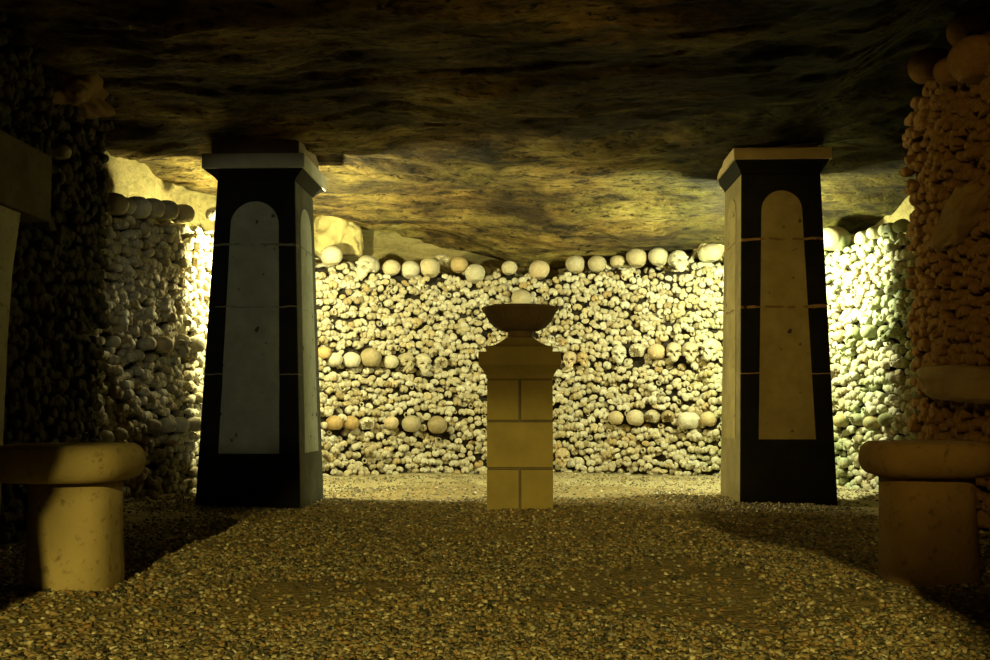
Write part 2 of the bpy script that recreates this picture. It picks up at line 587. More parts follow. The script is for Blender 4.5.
# ------------------------------------------------------------------ pillars
def pillar(px0b, px1b, px0t, px1t, Y, pyb, cap_px, cap_py, neck_px, neck_py, panel, label, mats, joints_py, side):
    s_b = at_y(px0b, pyb, Y)
    e_b = at_y(px1b, pyb, Y)
    cx = (s_b.x + e_b.x) / 2
    hw = (e_b.x - s_b.x) / 2
    cy = Y + hw

    def fit(p0, p1, py):
        h = hw
        for _ in range(8):
            h = (at_y(p1, py, cy - h).x - at_y(p0, py, cy - h).x) / 2
        return h
    ht = fit(px0t, px1t, cap_py[2])
    zt = at_y(495, cap_py[2], cy - ht).z      # shaft top (bottom of flare)
    root = empty('stone_pillar', (cx, cy, 0))
    tag(root, label, 'pillar')

    def face_z(py):
        z = 1.0
        for _ in range(8):
            z = at_y(495, py, cy - (hw + (ht - hw) * z / zt)).z
        return z
    zj = [(face_z(py), w) for py, w in joints_py]
    paint = mat_paint('black_paint_' + side, mats['mort'], zj)
    H = lambda z: hw + (ht - hw) * z / zt

    def bev(o, w=0.008):
        b = o.modifiers.new('b', 'BEVEL')
        b.width = w
        b.segments = 2
        return o
    bm = bmesh.new()
    loft(bm, [sq(H(z), H(z), z) for z in (-0.12, 0.3, 0.7, 1.1, zt)])
    sh = bm_obj('shaft', bm, paint, root)
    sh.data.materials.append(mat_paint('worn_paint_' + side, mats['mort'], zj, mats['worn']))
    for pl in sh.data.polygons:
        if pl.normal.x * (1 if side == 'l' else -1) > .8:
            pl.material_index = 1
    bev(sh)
    # cap: flare painted black below, pale slab above
    hc = fit(cap_px[0], cap_px[1], cap_py[1])
    zc0 = at_y(495, cap_py[1], cy - hc).z
    zc1 = at_y(495, cap_py[0], cy - hc).z
    bm = bmesh.new()
    loft(bm, [sq(ht + (hc - .01 - ht) * u, ht + (hc - .01 - ht) * u, zt + (zc0 - zt) * v) for u, v in ((0, 0), (.18, .25), (.45, .5), (.8, .8), (1, 1))])
    bm_obj('flared_neck', bm, paint, root)
    bm = bmesh.new()
    loft(bm, [sq(hc, hc, zc0), sq(hc, hc, zc1)])
    bev(bm_obj('capital', bm, mats['cap'], root), 0.006)
    hn = fit(neck_px[0], neck_px[1], neck_py)
    zn = max(at_y(495, neck_py, cy - hn).z, zc1 + .03)
    bm = bmesh.new()
    loft(bm, [sq(hn, hn, zc1), sq(hn, hn, zn), sq(hn * .98, hn * .98, zn + 0.16)])
    bev(bm_obj('top_block', bm, mats['top'], root), 0.006)
    pmat = mat_paint('panel_plaster_' + side, mats['pm'], [(z_, w_ * .8) for z_, w_ in zj[:2]], mats['panel'], .2, True)
    # four arched plaster panels following the taper
    zb = face_z(panel[0])
    za = face_z(panel[1])
    w0, w1 = panel[2], panel[3]      # half widths as share of the shaft half width
    wl = w1 * H(za)
    zs = za - wl
    out = []
    m = 22
    for k in range(m + 1):
        a = -PI / 2 + PI * k / m
        out.append((wl * math.sin(a) * -1, zs + wl * math.cos(a)))
    base = [(w0 * H(zb), zb), (-w0 * H(zb), zb)]
    sh = []
    for k in range(1, 10):
        u = k / 10
        sh.append((-(w0 * H(zb)) + ((w0 * H(zb)) - wl) * u, zb + (zs - zb) * u))
    shr = [(-x, z) for x, z in sh][::-1]
    # order: bottom right -> bottom left -> up left side -> arch (left to right) -> down right side
    arch = [(-x, z) for x, z in out]
    loop = base + sh + arch + shr
    for q in range(4):
        bm = bmesh.new()
        a = q * PI / 2
        ca, sa = math.cos(a), math.sin(a)
        rings = []
        for dep in (-0.02, 0.003):
            r = []
            for (x, z) in loop:
                x2 = x + 0.002 * fbm(z * 9, q, side == 'l', 2)
                y2 = -(H(z) + dep)
                r.append((x2 * ca - y2 * sa, x2 * sa + y2 * ca, z))
            rings.append(r)
        loft(bm, rings)
        bm_obj('arched_panel', bm, pmat, root)
    return root, (cx, cy, hw)


PL, PLd = pillar(194.5, 300.5, 213, 291, 4.85, 513, (198, 301), (150.5, 165.5, 178), (208, 296), 143,
                 (454, 199.5, 0.60, 0.60), 'black painted tapering pillar with grey arched panel, left of the pedestal',
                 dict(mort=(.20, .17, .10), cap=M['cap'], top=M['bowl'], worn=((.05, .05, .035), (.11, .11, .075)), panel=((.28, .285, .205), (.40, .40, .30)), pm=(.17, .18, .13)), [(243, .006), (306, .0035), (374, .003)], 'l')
PR, PRd = pillar(739.5, 838, 741, 821, 5.1, 500, (733, 832), (150, 161.5, 176), (745, 820), 138,
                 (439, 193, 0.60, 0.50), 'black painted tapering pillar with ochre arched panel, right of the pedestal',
                 dict(mort=(.34, .22, .10), cap=M['cap_brown'], top=M['cap_brown'], worn=((.22, .18, .08), (.34, .28, .14)), panel=((.30, .24, .10), (.44, .36, .17)), pm=(.20, .13, .05)), [(241, .007), (308, .008), (374, .003)], 'r')

# ------------------------------------------------------------------ pedestal
YP = 4.6


def rel(py, Y=YP):
    return at_y(520, py, Y).z


pc = at_y(520, 512, YP)
hwp = (at_y(553, 440, YP).x - at_y(487, 440, YP).x) / 2
ped = empty('stone_pedestal', (pc.x, YP + hwp, 0))
tag(ped, 'square stone block pedestal standing between the two pillars', 'pedestal')
zt = rel(379)
lev = [-0.1, rel(468.5), rel(421), zt]
bm = bmesh.new()
g = 0.0035
half_splits = [True, False, True]
for k in range(3):
    z0, z1 = lev[k] + (g if k else 0), lev[k + 1] - g
    xs_ = [(-hwp, 0 - g), (0 + g, hwp)] if half_splits[k] else [(-hwp, hwp)]
    for x0, x1 in xs_:
        r = bmesh.ops.create_cube(bm, size=1, matrix=Matrix.Translation(((x0 + x1) / 2, 0, (z0 + z1) / 2)) @ Matrix.Diagonal((x1 - x0, 2 * hwp, z1 - z0, 1)))
bmesh.ops.bevel(bm, geom=bm.edges[:], offset=0.0025, segments=2, affect='EDGES')
bm_obj('block_shaft', bm, M['pedestal'], ped)
bm = bmesh.new()
loft(bm, [sq(hwp - .0025, hwp - .0025, -0.1), sq(hwp - .0025, hwp - .0025, zt)])
bm_obj('mortar_core', bm, M['mortar'], ped)
sc_ = YP / F
bm = bmesh.new()
profile = [(hwp - .002, zt - 0.002), (hwp + .004, zt + .006)]
for u in range(1, 8):
    a = u / 7
    profile.append((hwp + .004 + (41 * sc_ - hwp - .004) * (1 - math.cos(a * PI / 2)) ** .8, rel(377 - 12 * a)))
profile += [(41 * sc_, rel(352)), (33 * sc_, rel(351.5)), (33 * sc_, rel(346.5))]
for u in range(0, 8):
    a = u / 7
    profile.append(((32 - 18 * a ** 0.8) * sc_, rel(346 - 10 * a ** 1.35)))
loft(bm, [sq(h, h, z) for h, z in profile])
bm_obj('moulded_cap', bm, M['pedestal'], ped)

# bowl standing on the cap
YC = YP + hwp
zb0 = rel(336, YP + .02)
sc_c = YC / F
prof = []
for rpx, py in ((12.5, 336), (13, 334), (12, 331.5), (13.5, 329.5), (19.5, 328), (26, 324), (31, 318.5), (34, 312.5), (36, 308.3), (38, 306.5), (38.8, 304.5), (38, 303.5), (35, 304.5), (31, 309), (25, 316), (15, 321), (0.5, 322.5)):
    prof.append((rpx * sc_c, rel(py, YC - rpx * sc_c * .6) - rel(336, YC - 12 * sc_c * .6)))
n = 96
bowl = empty('stone_bowl', (pc.x, YP + hwp, zb0))
tag(bowl, 'dark fluted shallow stone bowl on top of the pedestal', 'bowl')
bm = bmesh.new()
rings = []
for k, (r, z) in enumerate(prof[3:]):
    rr = []
    for i in range(n):
        a = 2 * PI * i / n
        fl_ = 1.0
        if 1 <= k <= 5:
            fl_ = 1 - 0.035 * abs(math.sin(a * 16))
        rr.append((r * fl_ * math.cos(a), r * fl_ * math.sin(a), z))
    rings.append(rr)
loft(bm, rings)
bm_obj('basin', bm, M['bowl'], bowl, True)
bm = bmesh.new()
loft(bm, [[(r * math.cos(2 * PI * i / 48), r * math.sin(2 * PI * i / 48), z) for i in range(48)] for r, z in prof[:4]])
bm_obj('foot', bm, M['bowl'], bowl, True)


# ------------------------------------------------------------------ bollards
def superring(hx, hy, z, n=48, e=4.0, cx=0, cy=0, jit=0.0, seed=0):
    out = []
    for i in range(n):
        a = 2 * PI * i / n
        c, s = math.cos(a), math.sin(a)
        r = (abs(c) ** e + abs(s) ** e) ** (-1 / e)
        j = 1 + jit * fbm(c * 1.5 + seed, s * 1.5, z * 6, 3)
        out.append((cx + hx * r * c * j, cy + hy * r * s * j, z))
    return out


def bollard(x0, x1, cx0, cx1, Y, py_top, py_join, py_base, mat, label, e, seed):
    Ym = Y + .15
    a, b = at_y(x0, py_join, Ym), at_y(x1, py_join, Ym)
    c, d = at_y(cx0, py_base, Ym), at_y(cx1, py_base, Ym)
    zt_, zj = at_y(495, py_top, Y + .05).z, at_y(495, py_join, Y + .02).z
    hx = (b.x - a.x) / 2
    hc = (d.x - c.x) / 2
    cx = (a.x + b.x) / 2
    root = empty('stone_bollard', (cx, Y + hx, 0))
    tag(root, label, 'bollard')
    ox = (c.x + d.x) / 2 - cx
    bm = bmesh.new()
    loft(bm, [superring(hc * k, hc * k, z, 64, e, ox, 0, .012, seed) for k, z in ((1.05, -.12), (1.03, 0.05), (1.0, .12), (.985, .2), (.985, zj + .004))])
    bm_obj('column', bm, mat, root, True)
    bm = bmesh.new()
    rings = []
    h = zt_ - zj
    R = h * 0.5
    for k in range(13):
        t = -PI / 2 + PI * k / 12
        s_ = math.sin(t)
        c_ = max(0.0, math.cos(t))
        off = -R * 0.8 * (1 - c_ ** 0.8)
        rings.append(superring(hx + off, hx + off, zj + h / 2 + h / 2 * s_, 64, 3.2, 0, 0, .015, seed + 3))
    rings.append(superring((hx - R) * .5, (hx - R) * .5, zt_ + .002, 64, 3.2))
    loft(bm, rings)
    bm_obj('slab', bm, mat, root, True)
    return root


bollard(-6, 128, 27, 109, 2.44, 446, 486, 596, M['bollard'], 'pale thick topped stone bollard standing in the left foreground', 2.9, 1.0)
bollard(869, 989, 888, 974, 2.60, 442, 478, 585, M['bollard_brown'], 'brown thick topped stone bollard standing in the right foreground', 3.0, 5.0)


# ------------------------------------------------------------------ side wall stones and plaque
def poly_block(name, pts_yz, x_in, x_out, mat, label, cat, jit=0.0, sub=0):
    """solid outlined in the (y, z) plane of a side wall, between two x planes"""
    bm = bmesh.new()
    n_ = len(pts_yz)
    loft(bm, [[(x_in, y, z) for y, z in pts_yz], [(x_out, y, z) for y, z in pts_yz]])
    o = bm_obj(name, bm, mat)
    b = o.modifiers.new('b', 'BEVEL')
    b.width = 0.008
    b.segments = 2
    return tag(o, label, cat)


XL = -1.84
XLp = XL
q = [at_x(px, py, XLp) for px, py in ((53, 157), (53, 223))]
yA = q[0].y
yB = 2.9
poly_block('stone_plaque', [(yA, q[0].z), (yA, q[1].z), (yB, q[1].z), (yB, q[0].z)], -1.955, XLp, M['plaque'],
           'thick brown stone plaque mounted high on the dark left wall', 'plaque')
q2 = [at_x(px, py, -1.86) for px, py in ((21, 214), (13, 270), (8, 340), (4, 430))]
pil = [(v.y, v.z) for v in q2] + [(q2[-1].y - .01, -0.05), (3.0, -0.05), (3.0, q[1].z - 0.002), (q2[0].y, q[1].z - 0.002)]
poly_block('stone_pilaster', pil, -1.955, -1.86, M['pilaster'], 'pale stone pilaster under the plaque at the left edge', 'pilaster')


def boulder(name, center, rad, mat, label, seed, rough=0.25, rot=(0, 0, 0), box=2.6):
    bm = bmesh.new()
    bmesh.ops.create_icosphere(bm, subdivisions=5, radius=1)
    R = Matrix.Rotation(rot[2], 3, 'Z') @ Matrix.Rotation(rot[1], 3, 'Y') @ Matrix.Rotation(rot[0], 3, 'X')
    for v in bm.verts:
        d = v.co.normalized()
        r = (abs(d.x) ** box + abs(d.y) ** box + abs(d.z) ** box) ** (-1 / box)
        r *= 1 + rough * fbm(d.x * 1.3 + seed, d.y * 1.3, d.z * 1.3, 5)
        v.co = R @ Vector((d.x * r * rad[0], d.y * r * rad[1], d.z * r * rad[2]))
    o = bm_obj(name, bm, mat, None, True, center)
    return tag(o, label, 'stone')


def on_right(px, py, out=0.0):
    return at_x(px, py, 1.81 - out)


c1 = on_right(975, 384, 0.0)
boulder('stone_block', c1, (.11, .42, .078), M['block'], 'long ochre stone block jutting from the right bone wall above the bollard', 2.0, .2, (0.06, 0, 0), 3.5)
c1 = on_right(966, 222, 0.0)
boulder('stone_block', c1, (.09, .20, .085), M['block'], 'rough slanting brown stone lodged high in the right bone wall', 6.0, .35, (-.5, 0, 0), 3.0)
c1 = at_x(76, 92, -1.93)
boulder('stone_block', c1, (.10, .16, .09), M['block'], 'dark rough stone lodged under the ceiling at top of left wall', 9.0, .4, (0, 0, 0), 3.0)
h_ = APSE.hit(722, 232, -0.12)
boulder('stone_block', h_[1], (.15, .16, .18), M['pale_block'], 'pale rough stone above the bones, left of the right pillar', 12.0, .4, (0, 0, .4), 3.0)
h_ = APSE.hit(336, 236, -0.22)
boulder('stone_block', h_[1], (.16, .14, .17), M['pale_block'], 'pale rough stone above the bones, right of the left pillar', 15.0, .35, (0, 0, .4), 3.0)


# ------------------------------------------------------------------ skulls
def ico_dirs(sub):
    bm = bmesh.new()
    bmesh.ops.create_icosphere(bm, subdivisions=sub, radius=1)
    D = np.array([v.co.normalized()[:] for v in bm.verts])
    Fc = np.array([[v.index for v in f.verts] for f in bm.faces])
    bm.free()
    return D, Fc


def ray_ell(D, c, rad):
    """outer hit distance of rays from the origin with an ellipsoid (0 where missed)"""
    c = np.array(c)
    rad = np.array(rad)
    d = D / rad
    o = -c / rad
    A = (d * d).sum(1)
    B = 2 * (d * o).sum(1)
    C = (o * o).sum() - 1
    disc = B * B - 4 * A * C
    t = np.where(disc > 0, (-B + np.sqrt(np.maximum(disc, 0))) / (2 * A), 0)
    return np.maximum(t, 0)


def np_sstep(a, b, x):
    t = np.clip((x - a) / (b - a), 0, 1)
    return t * t * (3 - 2 * t)


def skull_mesh(name, kind, sub, mat, seed):
    D, Fc = ico_dirs(sub)
    r = ray_ell(D, (0, 0, 0), (.070, .088, .069))
    # parietal bosses and occiput
    r = np.maximum(r, ray_ell(D, (.0, -.03, .0), (.072, .066, .066)))
    if kind in ('face', 'hole'):
        for c, rad in (((0, .052, -.058), (.046, .036, .050)), ((0.046, .050, -.046), (.019, .022, .016)), ((-0.046, .050, -.046), (.019, .022, .016)),
                       ((.03, .070, .004), (.028, .018, .012)), ((-.03, .070, .004), (.028, .018, .012)), ((0, .062, -.094), (.032, .022, .022)),
                       ((0, .086, -.036), (.010, .012, .018)), ((.058, -.012, -.055), (.012, .016, .025)), ((-.058, -.012, -.055), (.012, .016, .025))):
            r = np.maximum(r, ray_ell(D, c, rad))
    # flat underside behind the face
    cut = 0.050 if kind != 'dome' else 0.058
    lim = np.where((D[:, 2] < -0.05) & (D[:, 1] * r < 0.028), cut / np.maximum(1e-3, -D[:, 2]), 9)
    r = np.minimum(r, np.maximum(lim, .02))
    P = D * r[:, None]
    if kind in ('face', 'hole'):
        dep = np.zeros(len(D))
        for sx in (-1, 1):
            dd = np.sqrt(((P[:, 0] - sx * .0305) / .0205) ** 2 + ((P[:, 2] + .030 + sx * .0 * P[:, 0]) / .0175) ** 2)
            dd = np.where(P[:, 1] > 0.02, dd, 9)
            dep = np.maximum(dep, .048 * (1 - np_sstep(.72, 1.05, dd)))
        zz = np.clip((-.044 - P[:, 2]) / .030, 0, 1)
        hwid = .004 + .010 * zz
        dd = np.maximum(np.abs(P[:, 0]) / hwid, np.abs(P[:, 2] + .060) / .017)
        dd = np.where(P[:, 1] > 0.03, dd, 9)
        dep = np.maximum(dep, .030 * (1 - np_sstep(.75, 1.1, dd)))
        teeth = (np.abs(np.sin(P[:, 0] * 420)) ** 4) * .003 * ((P[:, 2] < -.094) & (P[:, 1] > .05))
        r = r - dep - teeth
    if kind == 'hole':
        c = np.array((.45, -.2, .55))
        c /= np.linalg.norm(c)
        ang = np.arccos(np.clip(D @ c, -1, 1))
        r = r - .055 * (1 - np_sstep(.30, .36, ang + .06 * np.sin(D[:, 0] * 23)))
    if kind == 'broken':
        c = np.array((0.1, .85, -.5))
        c /= np.linalg.norm(c)
        ang = np.arccos(np.clip(D @ c, -1, 1))
        wob = .09 * np.sin(D[:, 0] * 14 + seed) + .06 * np.sin(D[:, 2] * 23)
        r = r - .075 * (1 - np_sstep(.84, .92, ang + wob))
        r = np.maximum(r, .012)
    ph = seed * 3.1
    r = r * (1 + .012 * np.sin(D[:, 0] * 4 + ph) * np.sin(D[:, 1] * 5 + ph) + .01 * np.sin(D[:, 2] * 6 + ph))
    return np_mesh(name, D * r[:, None], [Fc], mat)


SK = {}
for mk in ('bone', 'bone_orange', 'bone_green', 'bone_brown'):
    SK['face', mk] = skull_mesh('skull', 'face', 6, M[mk], 1)
    SK['dome', mk] = skull_mesh('skull', 'dome', 5, M[mk], 2)
    SK['hole', mk] = skull_mesh('skull', 'hole', 6, M[mk], 3)
    SK['broken', mk] = skull_mesh('skull', 'broken', 6, M[mk], 4)
proto = {k: None for k in SK}
ORD = ['first', 'second', 'third', 'fourth', 'fifth', 'sixth', 'seventh', 'eighth', 'ninth', 'tenth', 'eleventh', 'twelfth', 'thirteenth', 'fourteenth', 'fifteenth', 'sixteenth']
skull_spots = []     # (wall key, s, z, w) for keeping bones clear


def make_skull(kind, mk, loc, scale, nrm, yaw, pitch, roll, label, group):
    """yaw 0 faces out of the wall"""
    key = (kind, mk)
    if proto[key] is None:
        o = link('skull', SK[key])
        proto[key] = o
    else:
        o = proto[key].copy()
        COL.objects.link(o)
    base = math.atan2(nrm.y, nrm.x) - PI / 2
    o.rotation_mode = 'XYZ'
    Rm = Matrix.Rotation(base + yaw, 4, 'Z') @ Matrix.Rotation(pitch, 4, 'X') @ Matrix.Rotation(roll, 4, 'Y')
    o.rotation_euler = Rm.to_euler()
    o.location = loc
    o.scale = (scale,) * 3
    return tag(o, label, 'skull', group)


# (px, py, width px, kind, material, yaw deg, word)
def skull_row(wallkey, wall, items, where, group, inset=0.012):
    n_ = 0
    for it in items:
        px, py, wpx, kind, mk, yaw, adj = it
        h = wall.hit(px, py, inset)
        if h is None:
            print('skull misses wall', px, py)
            continue
        pos, nrm, s = h[1], h[2], h[3]
        pr = project(pos)
        foreshort = 1.0
        w = wpx * pr[2] / F
        sc = w / 0.142
        if abs(math.sin(math.radians(yaw))) > .7 and kind != 'dome':
            sc *= 0.85
        skull_spots.append((wallkey, s, pos.z, w))
        label = where.format(adj=adj, ord=ORD[n_])
        make_skull(kind, mk, pos, sc, nrm, math.radians(yaw), random.uniform(-.12, .12), random.uniform(-.12, .12), label, group)
        n_ += 1


B, O_, G_ = 'bone', 'bone_orange', 'bone_green'
skull_row('apse', APSE, [
    (331, 256, 21, 'dome', B, 170, 'large round'), (367.5, 265, 23, 'hole', B, -55, 'wide'), (391, 268, 17, 'dome', B, 180, 'small round'), (410, 270, 18, 'dome', B, 175, 'round'),
    (430, 268, 20, 'dome', B, 165, 'round'), (442, 260, 14, 'broken', B, 20, 'broken hollow'), (459, 265, 17, 'dome', O_, 180, 'yellowish'), (475, 274, 20, 'dome', B, 175, 'low set'),
    (509, 268, 15, 'dome', B, 190, 'narrow pale'), (539, 270, 20, 'dome', O_, 185, 'ochre round'), (576, 264, 18, 'dome', B, 160, 'round'), (597, 264, 18, 'dome', B, 185, 'yellowish'),
    (619, 262, 16, 'broken', B, 120, 'broken sided'), (637, 258, 20, 'dome', B, 180, 'large round'), (659, 257, 19, 'dome', B, 175, 'round'), (678, 259, 18, 'hole', B, 40, 'eye socketed'),
], '{adj} skull, {ord} from the left pillar in the back wall top row', 'skulls in the top row of the back wall')
h_ = APSE.hit(711, 253, 0.0)
make_skull('dome', B, h_[1], 20 * h_[1].y / F / .142, h_[2], 1.4, .1, 0, 'ochre skull under the pale rough stone beside the right pillar', 'skulls in the top row of the back wall')
skull_spots.append(('apse', h_[3], h_[1].z, .13))
h_ = APSE.hit(521.5, 299, 0.01)
make_skull('dome', B, h_[1], 20 * h_[1].y / F / .142, h_[2], 3.1, 0, 0, 'yellow skull dome set in the back wall just above the bowl rim', 'skulls in the back wall')
skull_spots.append(('apse', h_[3], h_[1].z, .13))
skull_row('apse', APSE, [
    (323, 353, 14, 'dome', O_, 180, 'half hidden'), (334, 360, 15, 'dome', B, 180, 'pale narrow'), (351, 360, 17, 'dome', B, 178, 'pale round'), (371, 358, 21, 'dome', B, 160, 'largest wide'),
    (390, 362, 15, 'dome', B, 190, 'white squarish'), (406, 360, 15, 'face', B, 20, 'face showing'), (423, 361, 16, 'face', B, 10, 'socketed'), (441, 363, 14, 'broken', B, 0, 'dark hollow broken'),
], '{adj} skull, {ord} from the left pillar in the back wall middle row', 'skulls in the middle row, left of the pedestal')
skull_row('apse', APSE, [
    (570, 358, 14, 'face', O_, -5, 'yellow faced'), (582, 358, 12, 'face', O_, 30, 'small brown faced'), (619, 352, 15, 'face', B, 5, 'pale faced'), (637, 351, 16, 'broken', B, -10, 'hollow broken'),
    (657, 352, 17, 'dome', O_, 180, 'smooth ochre'), (674, 350, 16, 'face', B, 15, 'pale faced'), (690, 350, 17, 'face', B, 25, 'tilted faced'), (711, 347, 18, 'face', B, -5, 'forward facing'),
], '{adj} skull, {ord} from the pedestal in the back wall middle row', 'skulls in the middle row, right of the pedestal')
skull_row('apse', APSE, [
    (334, 423, 16, 'dome', O_, 180, 'ochre round'), (350, 423, 15, 'dome', O_, 200, 'ochre flattened'), (367, 424, 15, 'broken', B, 0, 'hollow broken'), (391, 423, 14, 'dome', O_, 178, 'squarish yellow'),
    (412, 424, 18, 'dome', B, 150, 'flat broken'), (437, 425, 19, 'dome', B, 182, 'large round'),
], '{adj} skull, {ord} from the left pillar in the bottom row of the back wall', 'skulls in the bottom row, left of the pedestal')
skull_row('apse', APSE, [
    (616, 418, 15, 'dome', B, 180, 'pale round'), (636, 418, 17, 'dome', B, 170, 'yellowish wide'), (652, 417, 15, 'broken', B, -15, 'dark hollow'), (668, 417, 14, 'broken', B, 15, 'broken rimmed'),
    (690, 421, 19, 'dome', B, 140, 'pale angular'), (709, 419, 16, 'dome', O_, 185, 'orange squarish'),
], '{adj} skull, {ord} from the pedestal in the bottom row of the back wall', 'skulls in the bottom row, right of the pedestal')
h_ = APSE.hit(562.5, 455, 0.0)
make_skull('face', O_, h_[1], 15 * h_[1].y / F / .142, h_[2], 0, 0, 0, 'yellow skull face low in the back wall touching the pedestal edge', 'skulls in the back wall')
skull_spots.append(('apse', h_[3], h_[1].z, .11))
skull_row('apse', APSE, [
    (835, 239, 26, 'dome', B, 170, 'big white'), (865, 238, 15, 'dome', B, 180, 'small cream'), (876, 233, 14, 'dome', B, 160, 'bright white'), (889, 230, 18, 'hole', B, 120, 'holed tan'), (902, 226, 15, 'dome', G_, 90, 'narrow upright greenish'),
], '{adj} skull, {ord} from the right pillar along the right alcove top', 'skulls along the top of the right alcove')
skull_row('apse', APSE, [
    (841, 336, 13, 'dome', O_, 180, 'rust orange'), (854, 335, 16, 'face', G_, 5, 'mossy faced'), (870.5, 332, 15, 'dome', G_, 170, 'grey green'), (885, 332, 16, 'hole', G_, 60, 'mossy round'), (898, 333, 14, 'hole', G_, 120, 'holed mossy'),
], '{adj} skull, {ord} from the right pillar in the right alcove middle row', 'skulls in the middle row of the right alcove')
skull_row('apse', APSE, [
    (841.5, 421, 14, 'dome', O_, 180, 'yellow'), (857, 420, 14, 'broken', B, -10, 'black hollow'), (873, 423, 15, 'dome', O_, 180, 'orange'), (888, 420, 15, 'dome', G_, 175, 'green tinged'),
], '{adj} skull, {ord} from the right pillar in the right alcove bottom row', 'skulls in the bottom row of the right alcove')
skull_row('apse', APSE, [
    (112, 204, 24, 'dome', B, 180, 'dark rounded'), (123, 206, 19, 'dome', B, 180, 'narrow shaded'), (135, 208, 24, 'dome', B, 180, 'shaded broad'), (150, 209, 22, 'dome', B, 180, 'half lit'),
    (164, 211, 22, 'dome', B, 180, 'tan round'), (181, 214, 20, 'dome', B, 180, 'brightest round'), (214, 214, 14, 'dome', B, 180, 'half hidden'),
], '{adj} skull, {ord} from the left along the top of left alcove', 'skulls along the top of the left alcove')
skull_row('apse', APSE, [
    (112, 342, 13, 'dome', B, 180, 'dark small'), (146, 344, 15, 'dome', B, 180, 'shadowed'), (162, 345, 18, 'dome', B, 170, 'half lit round'), (180, 343, 20, 'face', B, -25, 'lit faced'), (194, 345, 18, 'dome', B, 170, 'bright smooth'),
], '{adj} skull, {ord} from the left in the middle row of left alcove', 'skulls in the middle row of the left alcove')
skull_row('apse', APSE, [
    (104, 437, 14, 'dome', B, 180, 'dim small'), (118, 434, 14, 'dome', B, 180, 'dim round'), (151, 426, 15, 'dome', B, 180, 'shaded tan'), (165, 426, 17, 'dome', B, 175, 'tan oval'), (178, 425, 17, 'dome', B, 180, 'yellow oval'), (193, 424, 16, 'dome', B, 185, 'bright oval'),
], '{adj} skull, {ord} from the left in the bottom row of left alcove', 'skulls in the bottom row of the left alcove')

# big skulls on top of the right wall
for (px, py, wpx, kind, yaw, lab) in (
        (934, 66, 37, 'dome', 180, 'rounded skull at the far end on top of the right wall'),
        (957, 70, 32, 'dome', 150, 'darker squat skull second along the top of the right wall'),
        (982, 60, 50, 'dome', 200, 'large ochre skull at the frame edge on top of the right wall'),
        (976, 28, 40, 'hole', 140, 'dark skull with a hole, highest above the right wall')):
    p = on_right(px, py, 0.0)
    sc = wpx * project(p)[2] / F / .142
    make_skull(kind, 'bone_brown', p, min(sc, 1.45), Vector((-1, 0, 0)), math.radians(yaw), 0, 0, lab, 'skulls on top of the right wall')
    skull_spots.append(('right', 4.52 - p.y, p.z, .13 * 1.1))
for (px, py, wpx, mk, yaw, kind, lab) in (
        (920, 424, 18, 'bone_brown', 180, 'dome', 'dim brown skull low in the right wall above the bollard'),
        (60, 152, 16, B, 180, 'dome', 'dark skull in the left wall right beside the plaque'),):
    p = on_right(px, py, -0.03) if px > 495 else at_x(px, py, -1.95)
    sc = wpx * project(p)[2] / F / .142
    make_skull(kind, mk, p, sc, Vector((-1 if px > 495 else 1, 0, 0)), math.radians(yaw), 0, 0, lab, 'skulls in the side walls')
    skull_spots.append(('right' if px > 495 else 'left', (4.52 - p.y) if px > 495 else p.y + 0.7, p.z, .12))


